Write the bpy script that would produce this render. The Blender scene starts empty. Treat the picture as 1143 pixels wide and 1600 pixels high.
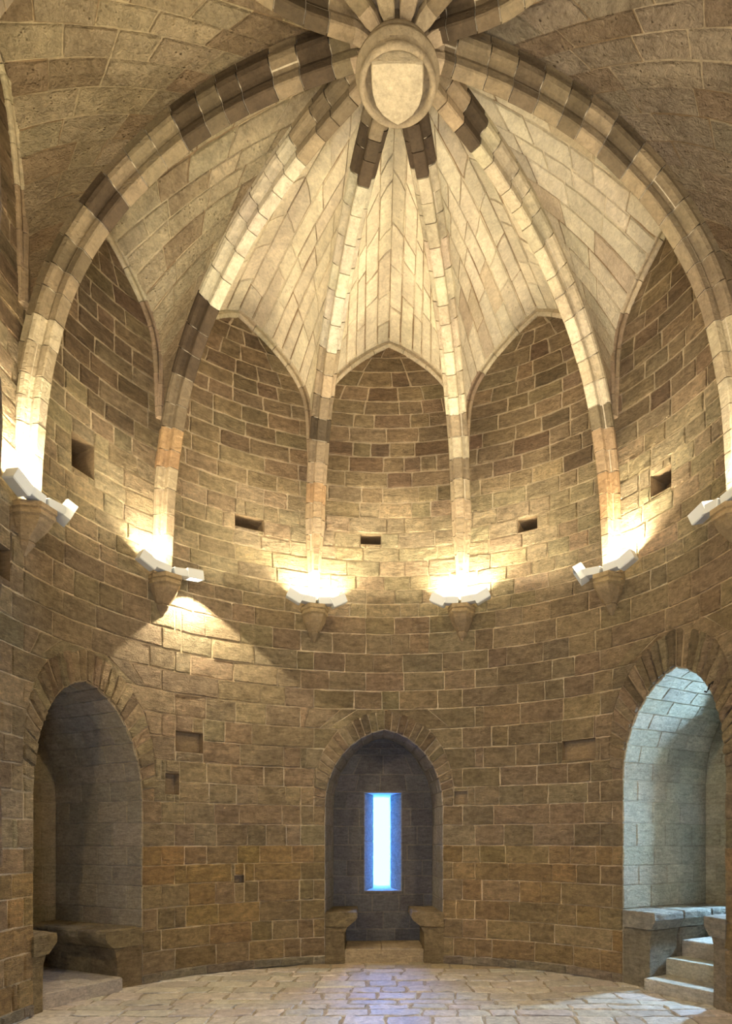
import bpy, bmesh, math, random
from mathutils import Vector, noise
rad = math.radians; PI = math.pi
S = bpy.context.scene; COL = S.collection
R = 5.0

# ------------------------------------------------------------------ camera
W_, H_, F_ = 1143, 1600, 1055.7
cd = bpy.data.cameras.new('camera'); cam = bpy.data.objects.new('camera', cd); COL.objects.link(cam)
CAMP = Vector((0.066, -7.54, 2.36))
cam.location = CAMP; cam.rotation_euler = (rad(90), 0, 0)
cd.sensor_fit = 'VERTICAL'; cd.sensor_height = 24.0; cd.lens = 24.0*F_/H_
cd.shift_x = (W_/2-630.0)/H_; cd.shift_y = (1310.0-H_/2)/H_
cd.clip_start = 0.05; cd.clip_end = 200
S.camera = cam

# ------------------------------------------------------------------ sky, exposure
w = bpy.data.worlds.new('world'); S.world = w; w.use_nodes = True
bg = w.node_tree.nodes['Background']
bg.inputs[0].default_value = (0.13, 0.40, 1.0, 1); bg.inputs[1].default_value = 6.5
S.view_settings.view_transform = 'Standard'; S.view_settings.look = 'None'
S.view_settings.gamma = 1.0; S.view_settings.use_curve_mapping = False
S.view_settings.exposure = 0.12

FLOOD_W = 75.0                 # watts per lit floodlight
FLOOD_C = (1.0, 0.83, 0.56)
DAY_C = (0.50, 0.72, 1.0)

# ------------------------------------------------------------------ plan of the room
def rho(t):
    return R*(1+.025*math.cos(t)+.067*math.cos(2*t)-.031*math.cos(3*t)-.036*math.sin(t)-.008*math.sin(2*t))
RIBS = [-165, -137, -109, -75.6, -47.3, -17.5, 12.9, 44.2, 74.3, 108, 136, 165]
def wp(deg, z, off=0.0):
    t = rad(deg); q = rho(t)-off
    return Vector((q*math.sin(t), q*math.cos(t), z))

# ------------------------------------------------------------------ materials
def stone_mat(name, bump=.6, dist=.03, layer=1.0, pit=.5, stain=.5, sscale=1.1, stain_shade_col=(.07,.045,.03), rough=.85,
              chisel=.5, base=None, grain=.25, fine_s=26, lay_s=7, crev=.25):
    m = bpy.data.materials.new(name); m.use_nodes = True; nt = m.node_tree; N = nt.nodes; L = nt.links
    b = N['Principled BSDF']; b.inputs['Roughness'].default_value = rough
    b.inputs['Specular IOR Level'].default_value = .25
    geo = N.new('ShaderNodeNewGeometry')
    def noise_n(scale, detail, rgh, vec=None, dst=0.0):
        n = N.new('ShaderNodeTexNoise'); n.inputs['Scale'].default_value = scale
        n.inputs['Detail'].default_value = detail; n.inputs['Roughness'].default_value = rgh
        n.inputs['Distortion'].default_value = dst
        L.new(vec or geo.outputs['Position'], n.inputs['Vector']); return n.outputs['Fac']
    def mathn(op, a, b_, c=None):
        n = N.new('ShaderNodeMath'); n.operation = op
        for i, x in enumerate((a, b_, c)):
            if x is None: continue
            if isinstance(x, (int, float)): n.inputs[i].default_value = x
            else: L.new(x, n.inputs[i])
        return n.outputs[0]
    def mapr(x, a, b_, c, d):
        n = N.new('ShaderNodeMapRange'); n.inputs[1].default_value = a; n.inputs[2].default_value = b_
        n.inputs[3].default_value = c; n.inputs[4].default_value = d; L.new(x, n.inputs[0]); return n.outputs[0]
    def mix(fac, a, b_, mode='MIX'):
        n = N.new('ShaderNodeMix'); n.data_type = 'RGBA'; n.blend_type = mode
        if isinstance(fac, (int, float)): n.inputs[0].default_value = fac
        else: L.new(fac, n.inputs[0])
        for i, x in ((6, a), (7, b_)):
            if isinstance(x, tuple): n.inputs[i].default_value = (*x, 1)
            else: L.new(x, n.inputs[i])
        return n.outputs[2]
    mp = N.new('ShaderNodeMapping'); mp.inputs['Scale'].default_value = (1, 1, 3.2*layer); mp.inputs['Rotation'].default_value = (.25, -.3, 0)
    L.new(geo.outputs['Position'], mp.inputs['Vector'])
    at = N.new('ShaderNodeAttribute'); at.attribute_name = 'tint'
    col = at.outputs['Color'] if base is None else base
    big = noise_n(sscale, 5, .65)
    fine = noise_n(fine_s, 8, .7)
    lay = noise_n(lay_s, 8, .62, mp.outputs['Vector'], .6)
    med = noise_n(3.3, 6, .7)
    v = mathn('ADD', mapr(fine, .32, .68, -grain*.8, grain*.8), mapr(lay, .32, .68, 1-grain*.9, 1+grain*.9))
    v2 = mathn('MULTIPLY', v, mapr(med, .3, .7, .84, 1.14))
    hsv = N.new('ShaderNodeHueSaturation'); L.new(v2, hsv.inputs['Value'])
    if isinstance(col, tuple): hsv.inputs['Color'].default_value = (*col, 1)
    else: L.new(col, hsv.inputs['Color'])
    c = hsv.outputs['Color']
    # pores and eroded pits of the limestone
    vo = N.new('ShaderNodeTexVoronoi'); vo.inputs['Scale'].default_value = 14; L.new(mp.outputs['Vector'], vo.inputs['Vector'])
    pits = mathn('MULTIPLY', mapr(vo.outputs['Distance'], .05, .28, 1, 0), mapr(med, .47, .62, 0, 1))
    streak = noise_n(11, 5, .75, mp.outputs['Vector'], 1.2)
    st = mapr(mathn('ADD', mathn('MULTIPLY', big, .6), mathn('MULTIPLY', streak, .4)), .50, .66, 0, stain)
    c = mix(st, c, mix(.5, c, stain_shade_col), 'MIX')
    c = mix(mathn('MULTIPLY', pits, .55*pit), c, stain_shade_col)
    ch = noise_n(13, 5, .65, mp.outputs['Vector'], 2.0)
    c = mix(mathn('MULTIPLY', mapr(ch, .36, .46, 1, 0), mathn('MULTIPLY', mapr(med, .42, .58, 0, 1), crev)), c, mix(.35, stain_shade_col, c))  # chisel hollows darkened in colour, relief shade painted into the stone
    L.new(c, b.inputs['Base Color'])
    h = mathn('ADD', mathn('MULTIPLY', lay, 1.0), mathn('MULTIPLY', fine, .35))
    h = mathn('ADD', h, mathn('MULTIPLY', ch, chisel))
    h = mathn('SUBTRACT', h, mathn('MULTIPLY', pits, pit*.9))
    bp = N.new('ShaderNodeBump'); bp.inputs['Strength'].default_value = bump; bp.inputs['Distance'].default_value = dist
    L.new(h, bp.inputs['Height']); L.new(bp.outputs[0], b.inputs['Normal'])
    return m
def flat_mat(name, col, rough=.5, metal=0, emit=None, es=0):
    m = bpy.data.materials.new(name); m.use_nodes = True; nt = m.node_tree; b = nt.nodes['Principled BSDF']
    b.inputs['Base Color'].default_value = (*col, 1); b.inputs['Roughness'].default_value = rough; b.inputs['Metallic'].default_value = metal
    n = nt.nodes.new('ShaderNodeTexNoise'); n.inputs['Scale'].default_value = 30; n.inputs['Detail'].default_value = 4
    mr = nt.nodes.new('ShaderNodeMapRange'); mr.inputs[3].default_value = max(0, rough-.08); mr.inputs[4].default_value = min(1, rough+.12)
    nt.links.new(n.outputs['Fac'], mr.inputs[0]); nt.links.new(mr.outputs[0], b.inputs['Roughness'])
    if emit: b.inputs['Emission Color'].default_value = (*emit, 1); b.inputs['Emission Strength'].default_value = es
    return m
M_WALL = stone_mat('wall limestone', bump=1.0, dist=.13, stain=.75, crev=.5, chisel=.9, grain=.30, pit=.9, fine_s=13, lay_s=4.5)
M_WEB = stone_mat('vault limestone', bump=.7, dist=.045, stain=.45, sscale=.7, layer=.4, chisel=.3, pit=.35, grain=.14, stain_shade_col=(.10,.06,.03))
M_WEBR = stone_mat('rough vault limestone', bump=1.0, dist=.07, stain=.85, sscale=1.0, layer=.5, chisel=.5, pit=.6, grain=.2, stain_shade_col=(.09,.05,.025))
M_RIB = stone_mat('rib limestone', bump=.7, dist=.03, stain=.5, sscale=1.6, layer=.5, chisel=.2, pit=.4, grain=.2)
M_NICHE = stone_mat('niche limestone', bump=.9, dist=.04, stain=.4, chisel=.4)
M_FLOOR = stone_mat('paving limestone', bump=.7, dist=.025, stain=.35, layer=.3, chisel=.6, rough=.36, pit=.8, fine_s=16, stain_shade_col=(.16,.10,.06))
M_MORT = stone_mat('lime mortar', bump=.7, dist=.02, stain=.4, pit=.3, grain=.2)
M_WHITE = flat_mat('white painted metal', (.62,.66,.68), .45)
M_DARK = flat_mat('dark lamp interior', (.03,.028,.03), .35)
M_GLASS = flat_mat('dark lamp glass', (.015,.015,.02), .08)
M_LIT = flat_mat('lit lamp glass', (.9,.9,.9), .2, 0, (1,.87,.65), 14)
M_IRON = flat_mat('wrought iron', (.03,.025,.022), .6, .7)
M_CABLE = flat_mat('black cable', (.02,.02,.02), .6)

# ------------------------------------------------------------------ helpers
rng = random.Random(7)
def mesh_obj(name, V, Fc, mat, parent=None, tint=None, smooth=False, tints=None):
    """V in world space; child objects sit in their parent's space"""
    o0 = Vector((0,0,0))
    if parent is not None: o0 = parent['_w'] if '_w' in parent else (0,0,0)
    o0 = Vector(o0)
    me = bpy.data.meshes.new(name)
    me.from_pydata([tuple(Vector(v)-o0) for v in V], [], Fc)
    if tint is not None or tints is not None:
        at = me.color_attributes.new('tint', 'FLOAT_COLOR', 'POINT')
        if tints is None: buf = [*tint, 1.0]*len(V)
        else: buf = [x for t in tints for x in (*t, 1.0)]
        at.data.foreach_set('color', buf)
    me.materials.append(mat)
    if smooth:
        me.polygons.foreach_set('use_smooth', [True]*len(me.polygons))
    o = bpy.data.objects.new(name, me); COL.objects.link(o)
    if parent is not None: o.parent = parent; o['_w'] = tuple(o0)
    return o
def thing(name, label, cat, loc, group=None):
    o = bpy.data.objects.new(name, None); COL.objects.link(o); o.location = loc; o['_w'] = tuple(loc)
    o.empty_display_size = .1
    o['label'] = label; o['category'] = cat
    if group: o['group'] = group
    return o
class Buf:
    def __init__(s): s.V = []; s.F = []; s.T = []
    def add(s, V, F, tint=(.5,.5,.5)):
        n = len(s.V); s.V += [Vector(v) for v in V]; s.F += [tuple(i+n for i in f) for f in F]; s.T += [tint]*len(V)
    def make(s, name, mat, parent=None, smooth=False): return mesh_obj(name, s.V, s.F, mat, parent, tints=s.T, smooth=smooth)
def bil(c, u, v):
    return tuple((c[0][i]*(1-u)+c[1][i]*u)*(1-v)+(c[3][i]*(1-u)+c[2][i]*u)*v for i in (0, 1))
def stone_geo(M, c, depth=.018, joint=.014, r=rng, rough=.006, wob=.006, bev=.016):
    """block face on surface M(s,t,off), corners c anticlockwise from low-left; recessed joints all round"""
    P = [M(*c[i], 0) for i in range(4)]
    lu = ((P[1]-P[0]).length+(P[2]-P[3]).length)/2; lv = ((P[3]-P[0]).length+(P[2]-P[1]).length)/2
    if lu < .03 or lv < .03: return None
    mu = min(.25, joint/2/lu); mv = min(.25, joint/2/lv); bu = min(.3, bev/lu); bv = min(.3, bev/lv)
    nu = 2 if lu < .45 else 3
    us = [mu, mu+bu] + [mu+bu+(1-2*mu-2*bu)*k/nu for k in range(1, nu)] + [1-mu-bu, 1-mu]
    vs = [mv, mv+bv, .5, 1-mv-bv, 1-mv]
    V = []; F = []
    for j, v in enumerate(vs):
        for i, u in enumerate(us):
            edge = i in (0, len(us)-1) or j in (0, len(vs)-1)
            du = r.uniform(-wob, wob)/lu; dv = r.uniform(-wob, wob)/lv
            s, t = bil(c, min(1, max(0, u+du)), min(1, max(0, v+dv)))
            V.append(M(s, t, -.010 if edge else depth+r.uniform(-rough, rough)))
    n = len(us)
    for j in range(len(vs)-1):
        for i in range(n-1):
            a = j*n+i; F.append((a, a+1, a+n+1, a+n))
    return V, F
def backing(B, M, c, off=0, nu=3, tint=(.5,.5,.5), nv=1):
    V = []; F = []
    for j in range(nv+1):
        for i in range(nu+1):
            s, t = bil(c, i/nu, j/nv); V.append(M(s, t, off))
    for j in range(nv):
        for i in range(nu):
            a = j*(nu+1)+i; F.append((a, a+1, a+nu+2, a+nu+1))
    B.add(V, F, tint)
def vary(c, r=rng, k=.12, h=.02):
    m = 1+r.uniform(-k, k); return tuple(max(.01, x*m*(1+r.uniform(-h, h))) for x in c)
def lerp(a, b, t): return a+(b-a)*t
def mixc(a, b, t): return tuple(lerp(x, y, t) for x, y in zip(a, b))
def interp(tab, x):
    if x <= tab[0][0]: return tab[0][1]
    for (a, b), (c, d) in zip(tab, tab[1:]):
        if x <= c: return b+(d-b)*(x-a)/(c-a)
    return tab[-1][1]

# courses
ZC = [0, .15]; z = .15; r0 = random.Random(3)
while z < 6.45: z += r0.choice((.32,.35,.36,.38)); ZC.append(round(z, 3))
while z < 12.6: z += r0.choice((.255,.27,.28,.29)); ZC.append(round(z, 3))

# ------------------------------------------------------------------ niches (opening curves on the wall)
class Niche:
    def __init__(s, c, hw, zs, apex, depth, splay, slit, gb=.3, rnd=.6):
        zs = min(ZC, key=lambda q: abs(q-zs))
        s.c = c; s.hw = hw; s.zs = zs; s.apex = apex; s.D = depth; s.splay = splay; s.slit = slit
        t = rad(c); s.q = rho(t); s.e = Vector((math.sin(t), math.cos(t), 0)); s.t = Vector((math.cos(t), -math.sin(t), 0))
        s.m = s.q*rad(1.0)             # metres per degree
        s.a = hw*s.m; s.h = apex-zs; s.r = (s.a**2+s.h**2)/(2*s.a)
        s.B0 = wp(c, 0)+s.e*depth
        top = min((q for q in ZC if q > apex+.3), key=lambda q: abs(q-apex-.42))
        k = (top-zs)**2+(s.r-s.a)**2; s.gt = math.sqrt(k)-s.r; s.gb = gb; s.tz = top; s.rnd = rnd
        s.tab = [(s.arc(1, f/40, True)[1], s.arc(1, f/40, True)[0]) for f in range(41)]
        s.tin = [(s.arc(1, f/40, False)[1], s.arc(1, f/40, False)[0]) for f in range(41)]
    def arc(s, side, f, outer):        # metres from the axis, height; f 0 at spring, 1 at apex
        rr = s.r+(lerp(s.gb, s.gt, min(1, f*1.6)) if outer else 0); pm = math.acos((s.r-s.a)/(s.r+s.gt if outer else s.r)); p = pm*f
        x1, z1 = rr*math.cos(p)-(s.r-s.a), rr*math.sin(p)
        g = lerp(s.gb, s.gt, min(1, f*1.6)) if outer else 0; ht = (s.tz-s.zs) if outer else s.h
        x2, z2 = (s.a+g)*math.cos(PI/2*f), ht*math.sin(PI/2*f)
        return side*lerp(x1, x2, s.rnd), s.zs+lerp(z1, z2, s.rnd)
    def half(s, z, grow=0.0):          # half width in metres at height z
        if grow: return max(0, interp(s.tab, z)) if z < s.tab[-1][0]-1e-4 else 0
        if z <= s.zs: return s.a
        return max(0, interp(s.tin, z)) if z < s.tin[-1][0]-1e-4 else 0
    def span(s, z, grow=0.0):
        h = s.half(z, grow)
        return (s.c-h/s.m, s.c+h/s.m) if h > 1e-4 else None
    def curve(s, k):                   # points (x, z) from left foot over the apex to the right foot
        pass
WIN = Niche(-3.2, 12.05, 3.0, 4.43, 1.05, .915, (.77, .39, 1.28, 3.30), .20, .45)
LEF = Niche(-62.2, 11.2, 3.1, 4.68, 2.1, .97, (.70, .30, 1.5, 3.6), .2, .75)
RIG = Niche(58.1, 11.7, 3.15, 4.93, 2.15, .97, (.70, .30, 1.5, 3.8), .18, .6)
RING = .42

# putlog holes and broken sockets: (deg0, deg1, z0, z1, depth)
HOLES = [(-8.05,-3.9,7.95,8.13,.45), (-33.0,-27.4,7.95,8.17,.45), (24.4,28.4,7.9,8.13,.45), (52.4,57.0,7.68,8.02,.45),
         (-65.2,-60.6,7.72,8.22,.5), (-44.5,-39.2,3.83,4.18,.18), (-46.5,-43.8,3.1,3.45,.2), (11.2,13.9,3.0,3.25,.12),
         (33.6,40.6,3.72,4.06,.14), (-33.1,-31.2,1.56,1.7,.15), (-81.0,-78.6,5.6,6.0,.3)]

# formeret centre curve: a = 0 apex .. 1 at the rib
FTAB = [(0,11.80),(.15,11.71),(.3,11.59),(.45,11.44),(.6,11.26),(.75,11.03),(.86,10.80),(.93,10.55),(.97,10.2),(1.0,9.25)]
def ftab(i):
    if i in (2, 8): return [(a, zz+.75*min(1, (1-a)*5)) for a, zz in FTAB]
    return FTAB
def f_half(z, i=0):                          # fraction a at height z
    FT = ftab(i); top = FT[0][1]
    if z <= 9.25: return 1.0
    if z >= top: return 0.0
    inv = sorted((zz, a) for a, zz in FT); return interp(inv, z)
# wall colours by height
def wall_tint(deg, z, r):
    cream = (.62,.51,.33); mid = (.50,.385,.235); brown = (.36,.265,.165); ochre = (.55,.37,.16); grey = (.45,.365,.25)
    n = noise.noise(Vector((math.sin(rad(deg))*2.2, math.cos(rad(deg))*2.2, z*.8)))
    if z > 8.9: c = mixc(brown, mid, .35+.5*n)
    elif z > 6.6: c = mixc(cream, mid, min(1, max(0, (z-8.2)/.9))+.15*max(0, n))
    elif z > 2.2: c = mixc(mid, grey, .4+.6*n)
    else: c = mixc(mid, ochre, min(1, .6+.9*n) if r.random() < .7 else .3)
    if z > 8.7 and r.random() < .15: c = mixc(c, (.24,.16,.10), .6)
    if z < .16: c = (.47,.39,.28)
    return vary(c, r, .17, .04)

def cut_rect(rects, hole):
    out = []
    for (a, b, c, d) in rects:
        h0, h1, g0, g1 = hole
        if h1 <= a or h0 >= b or g1 <= c or g0 >= d: out.append((a, b, c, d)); continue
        if h0 > a: out.append((a, h0, c, d))
        if h1 < b: out.append((h1, b, c, d))
        if g0 > c: out.append((max(a, h0), min(b, h1), c, g0))
        if g1 < d: out.append((max(a, h0), min(b, h1), g1, d))
    return out

SHIFT = [2, -2, 2.4, -2.6, 2.6, -2.6, 2.6, -2.6, 2.6, -2, 2, -2]
def wall_bay(i, name, niche=None, opening=None, visible=True):
    A, Bd = RIBS[i], RIBS[(i+1) % 12]
    if Bd < A: Bd += 360
    mid = (A+Bd)/2; hb = (Bd-A)/2; r = random.Random(100+i); m = rho(rad(mid))*rad(1)
    B = Buf(); St = []
    for k in range(len(ZC)-1):
        z0, z1 = ZC[k], ZC[k+1]
        ztop = ftab(i)[0][1]
        if z0 >= ztop: break
        z1 = min(z1, ztop)
        a0, a1 = f_half(z0, i), f_half(z1, i)
        spans = [((mid-hb*a0, mid+hb*a0), (mid-hb*a1, mid+hb*a1))]
        if z1 < 6.5:
            sA, sB = SHIFT[i]*(k % 2), SHIFT[(i+1)%12]*(k % 2); spans = [((A+sA, Bd+sB), (A+sA, Bd+sB))]
        if niche or opening:
            if niche: s0, s1 = niche.span(z0, RING if z0 >= .0 else 0), niche.span(z1, RING)
            if niche and z1 <= niche.zs: s0, s1 = niche.span(z0), niche.span(z1)
            elif niche and z0 < niche.zs: s0 = niche.span(z0); s1 = niche.span(z1) ; s1 = (s1[0], s1[1])
            if opening:
                s0 = s1 = opening[:2] if z0 < opening[2]-.01 else None
            if niche and z0 < niche.zs < z1:      # course that carries the spring of the arch
                s0 = niche.span(z0); s1 = niche.span(z0)
            if s0:
                if s1 is None: s1 = (niche.c, niche.c)
                (L0, R0), (L1, R1) = spans[0]
                spans = [((L0, s0[0]), (L1, s1[0])), ((s0[1], R0), (s1[1], R1))]
        for (l0, e0), (l1, e1) in spans:
            w_ = (max(e0-l0, e1-l1))*m
            if w_ < .04: continue
            base = (.30,.72) if z0 > 6.4 else (.30,.85)
            us = [0.0]; 
            while True:
                nx = us[-1]+r.uniform(*base)/w_*(1.25 if r.random() < .25 else 1)
                if len(us) == 1 and k % 2: nx -= .2/w_
                if nx > 1-.22/w_: break
                us.append(nx)
            us.append(1.0)
            for u0, u1 in zip(us, us[1:]):
                c = [(lerp(l0,e0,u0), z0), (lerp(l0,e0,u1), z0), (lerp(l1,e1,u1), z1), (lerp(l1,e1,u0), z1)]
                straight = abs(c[0][0]-c[3][0]) < .3 and abs(c[1][0]-c[2][0]) < .3
                rc = [(c[0][0], c[1][0], z0, z1)]; hit = False
                for h in HOLES:
                    if straight:
                        n2 = cut_rect(rc, h[:4])
                        if n2 != rc: rc = n2; hit = True
                quads = [c] if not hit else [[(a,g),(b,g),(b,d),(a,d)] for a,b,g,d in rc if (b-a) > .05 and d-g > .015]
                for q in quads:
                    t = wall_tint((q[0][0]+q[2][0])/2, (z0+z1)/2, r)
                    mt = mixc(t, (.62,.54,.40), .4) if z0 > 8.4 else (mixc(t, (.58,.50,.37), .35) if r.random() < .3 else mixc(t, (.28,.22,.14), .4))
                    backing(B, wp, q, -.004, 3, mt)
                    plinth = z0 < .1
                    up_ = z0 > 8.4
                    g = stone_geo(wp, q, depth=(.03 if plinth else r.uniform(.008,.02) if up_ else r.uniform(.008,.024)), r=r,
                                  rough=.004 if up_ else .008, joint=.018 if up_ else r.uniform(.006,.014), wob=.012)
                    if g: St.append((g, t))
    if niche:      # voussoirs fanned round the arch
        n = niche
        def arc(side, f, outer, jit=0):
            x, zz = n.arc(side, f, outer)
            if jit: x0, z0_ = n.arc(side, f, False); x, zz = x0+(x-x0)*jit, z0_+(zz-z0_)*jit
            return (n.c+x/n.m, zz)
        z_sp = max(zz for zz in ZC if zz <= n.zs)
        for side in (-1, 1):
            # jamb stub between course top and the spring
            N_ = 15
            for q in range(N_):
                f0, f1 = q/N_, (q+1)/N_
                c = [arc(side,f0,0), arc(side,f0,1), arc(side,f1,1), arc(side,f1,0)]
                if side < 0: c = [c[1], c[0], c[3], c[2]]
                t = wall_tint(n.c, 4.5, r)
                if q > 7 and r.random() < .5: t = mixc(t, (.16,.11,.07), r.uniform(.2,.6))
                backing(B, wp, c, 0, 2, mixc(t, (.25,.19,.12), .5))
                g = stone_geo(wp, c, depth=r.uniform(.012,.055), r=r, rough=.014, joint=.012, wob=.012)
                if g: St.append((g, t))
    for h in HOLES:
        if A < (h[0]+h[1])/2 < Bd:
            c = [(h[0],h[2]),(h[1],h[2]),(h[1],h[3]),(h[0],h[3])]
            dk = (.30,.22,.13)
            for p, q in ((0,1),(1,2),(2,3),(3,0)):
                V = [wp(*c[p],0), wp(*c[q],0), wp(*c[q],-h[4]), wp(*c[p],-h[4])]; B.add(V, [(0,1,2,3)], dk)
            B.add([wp(*x,-h[4]) for x in c], [(0,1,2,3)], dk)
    wobj = B.make(name, M_MORT); wobj['kind'] = 'structure'
    if visible:
        for (V, F), t in St: mesh_obj('stone', V, F, M_WALL, wobj, t)
    else:
        b2 = Buf()
        for (V, F), t in St: b2.add(V, F, t)
        o = b2.make('stonework', M_WALL, wobj); o['kind'] = 'stuff'
    return wobj

# ------------------------------------------------------------------ build the twelve wall bays
names = {0:'wall_front_left',1:'wall_near_left',2:'wall_left',3:'wall_mid_left',4:'wall_back_left',5:'wall_back',6:'wall_back_right',
         7:'wall_mid_right',8:'wall_right',9:'wall_near_right',10:'wall_front_right',11:'wall_front'}
walls = {}; ZF = max(q for q in ZC if q < 5.95)
for i in range(12):
    walls[i] = wall_bay(i, names[i], {5:WIN,3:LEF,7:RIG}.get(i), {11:(165,195,ZF),10:(155,165,ZF),0:(-165,-155,ZF)}.get(i), visible=i in (2,3,4,5,6,7,8))

# ------------------------------------------------------------------ niche linings
def build_niche(n, wobj, hollow_z, tcol, seed, bcol):
    r = random.Random(seed); B = Buf(); B2 = Buf()
    pts = []
    zs = [zz for zz in ZC if zz < n.zs-.1]+[n.zs]
    for zz in zs: pts.append((-n.a, zz))
    K = 8
    for side in (-1, 1):
        seq = range(1, K+1) if side < 0 else range(K-1, -1, -1)
        for q in seq: pts.append(n.arc(side, q/K, False))
    for zz in zs[::-1][1:]: pts.append((n.a, zz))
    def F(p):
        i = min(len(pts)-2, int(p)); f = p-i
        return lerp(pts[i][0], pts[i+1][0], f), lerp(pts[i][1], pts[i+1][1], f)
    def front(p):
        x, zz = F(p); return wp(n.c+x/n.m, zz, -.001)
    def back(p):
        x, zz = F(p); return n.B0+n.t*x*n.splay+Vector((0,0,zz))
    def M(v, p, off):
        P = front(p).lerp(back(p), v)
        x, zz = F(p)
        if zz <= n.zs: nn = n.t*(-1 if x > 0 else 1)
        else:
            cx = (n.r-n.a)*(1 if x < 0 else -1)
            nn = (n.t*(cx-x)+Vector((0,0,n.zs-zz))).normalized()
        return P+nn*off
    L = n.D; lining = []
    for k in range(len(pts)-1):
        nv = max(1, round(L/.62)); sh = r.uniform(-.12,.12)/nv
        vs = [0]+[(q+(.5 if k % 2 else 0))/nv+sh*.5 for q in range(0 if k % 2 else 1, nv)]+[1]
        vs = sorted(set(min(1, max(0, x)) for x in vs))
        for v0, v1 in zip(vs, vs[1:]):
            if v1-v0 < .04: continue
            c = [(v0,k),(v1,k),(v1,k+1),(v0,k+1)]
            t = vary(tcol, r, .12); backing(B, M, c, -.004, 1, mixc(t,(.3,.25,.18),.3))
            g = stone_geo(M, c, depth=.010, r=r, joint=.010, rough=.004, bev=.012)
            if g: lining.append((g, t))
    sl = n.slit
    def MB(x, zz, off): return n.B0+n.t*x+Vector((0,0,zz))-n.e*off
    rows_ = [q for q in ZC if q < n.apex-.36]
    rows_ += [n.apex-.36+.36*math.sin(PI/2*q/4) for q in range(5)]
    if rows_[-6] > rows_[-5]-.08: rows_.pop(-6)
    for k in range(len(rows_)-1):
        z0, z1 = rows_[k], rows_[k+1]
        h0, h1 = n.half(z0)*n.splay, n.half(z1)*n.splay
        rows = [(z0, z1)]
        nn = max(2, round(2*h0/.55)) if z1-z0 > .1 else 1; us = [0]+[(q+(.5 if k % 2 else 0)+r.uniform(-.15,.15))/nn for q in range(1-k % 2, nn)]+[1]
        for u0, u1 in zip(us, us[1:]):
            c = [(lerp(-h0,h0,u0),z0),(lerp(-h0,h0,u1),z0),(lerp(-h1,h1,u1),z1),(lerp(-h1,h1,u0),z1)]
            rects = None
            if z1 > sl[2] and z0 < sl[3] and max(c[1][0],c[2][0]) > -sl[0]/2 and min(c[0][0],c[3][0]) < sl[0]/2:
                rects = cut_rect([(c[0][0],c[1][0],z0,z1)], (-sl[0]/2, sl[0]/2, sl[2], sl[3]))
            qs = [c] if rects is None else [[(a,g),(b,g),(b,d),(a,d)] for a,b,g,d in rects]
            for q in qs:
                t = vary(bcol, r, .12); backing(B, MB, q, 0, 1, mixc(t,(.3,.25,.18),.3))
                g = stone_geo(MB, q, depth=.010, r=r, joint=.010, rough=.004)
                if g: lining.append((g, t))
    lin = B.make('niche_lining', M_MORT, wobj)
    for (V, Fc), t in lining: mesh_obj('stone', V, Fc, M_NICHE, lin, t)
    # splayed slit embrasure, stone by stone
    E0 = .75; hw0, hw1 = sl[0]/2, sl[1]/2
    endd = SH - (n.B0.length)
    eb = Buf(); es = []
    prof0 = [(-hw0,sl[2]),(-hw0,sl[3]),(hw0,sl[3]),(hw0,sl[2])]
    prof1 = [(-hw1,sl[2]+.01),(-hw1,sl[3]-.0),(hw1,sl[3]-.0),(hw1,sl[2]+.01)]
    def side_quad(a, b):
        def M2(d, s, off):
            if d < E0: f = d/E0; x = lerp(lerp(prof0[a][0],prof0[b][0],s), lerp(prof1[a][0],prof1[b][0],s), f); zz = lerp(lerp(prof0[a][1],prof0[b][1],s), lerp(prof1[a][1],prof1[b][1],s), f)
            else: x = lerp(prof1[a][0],prof1[b][0],s); zz = lerp(prof1[a][1],prof1[b][1],s)
            inx = -1 if x > 0 else 1
            o = n.t*inx*off if a in (0, 2) else Vector((0,0,off*(-1 if a == 1 else 1)))
            return n.B0+n.t*x+Vector((0,0,zz))+n.e*d+o
        return M2
    for a, b in ((0,1),(1,2),(2,3),(3,0)):
        M2 = side_quad(a, b)
        ns = 6 if a in (0,2) else 1
        for dd in ((0,E0),(E0,endd)):
            for q in range(ns):
                c = [(dd[0],q/ns),(dd[1],q/ns),(dd[1],(q+1)/ns),(dd[0],(q+1)/ns)]
                t = vary((.40,.40,.38), r, .1); backing(eb, M2, c, 0, 1, t)
                g = stone_geo(M2, c, depth=.006, r=r, joint=.008, rough=.002, wob=.003)
                if g: es.append((g, t))
    emb = eb.make('slit_embrasure', M_MORT, wobj)
    for (V, Fc), t in es: mesh_obj('stone', V, Fc, M_NICHE, emb, t)
    return lin
SH = 8.05      # radius of the tower's outer face
build_niche(WIN, walls[5], 0, (.30,.27,.235), 1, (.145,.135,.13))  # back wall colour darkened, the niche's shade is put into the stone
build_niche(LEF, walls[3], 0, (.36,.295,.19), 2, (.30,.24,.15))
build_niche(RIG, walls[7], 0, (.50,.45,.33), 3, (.42,.38,.28))

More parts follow.
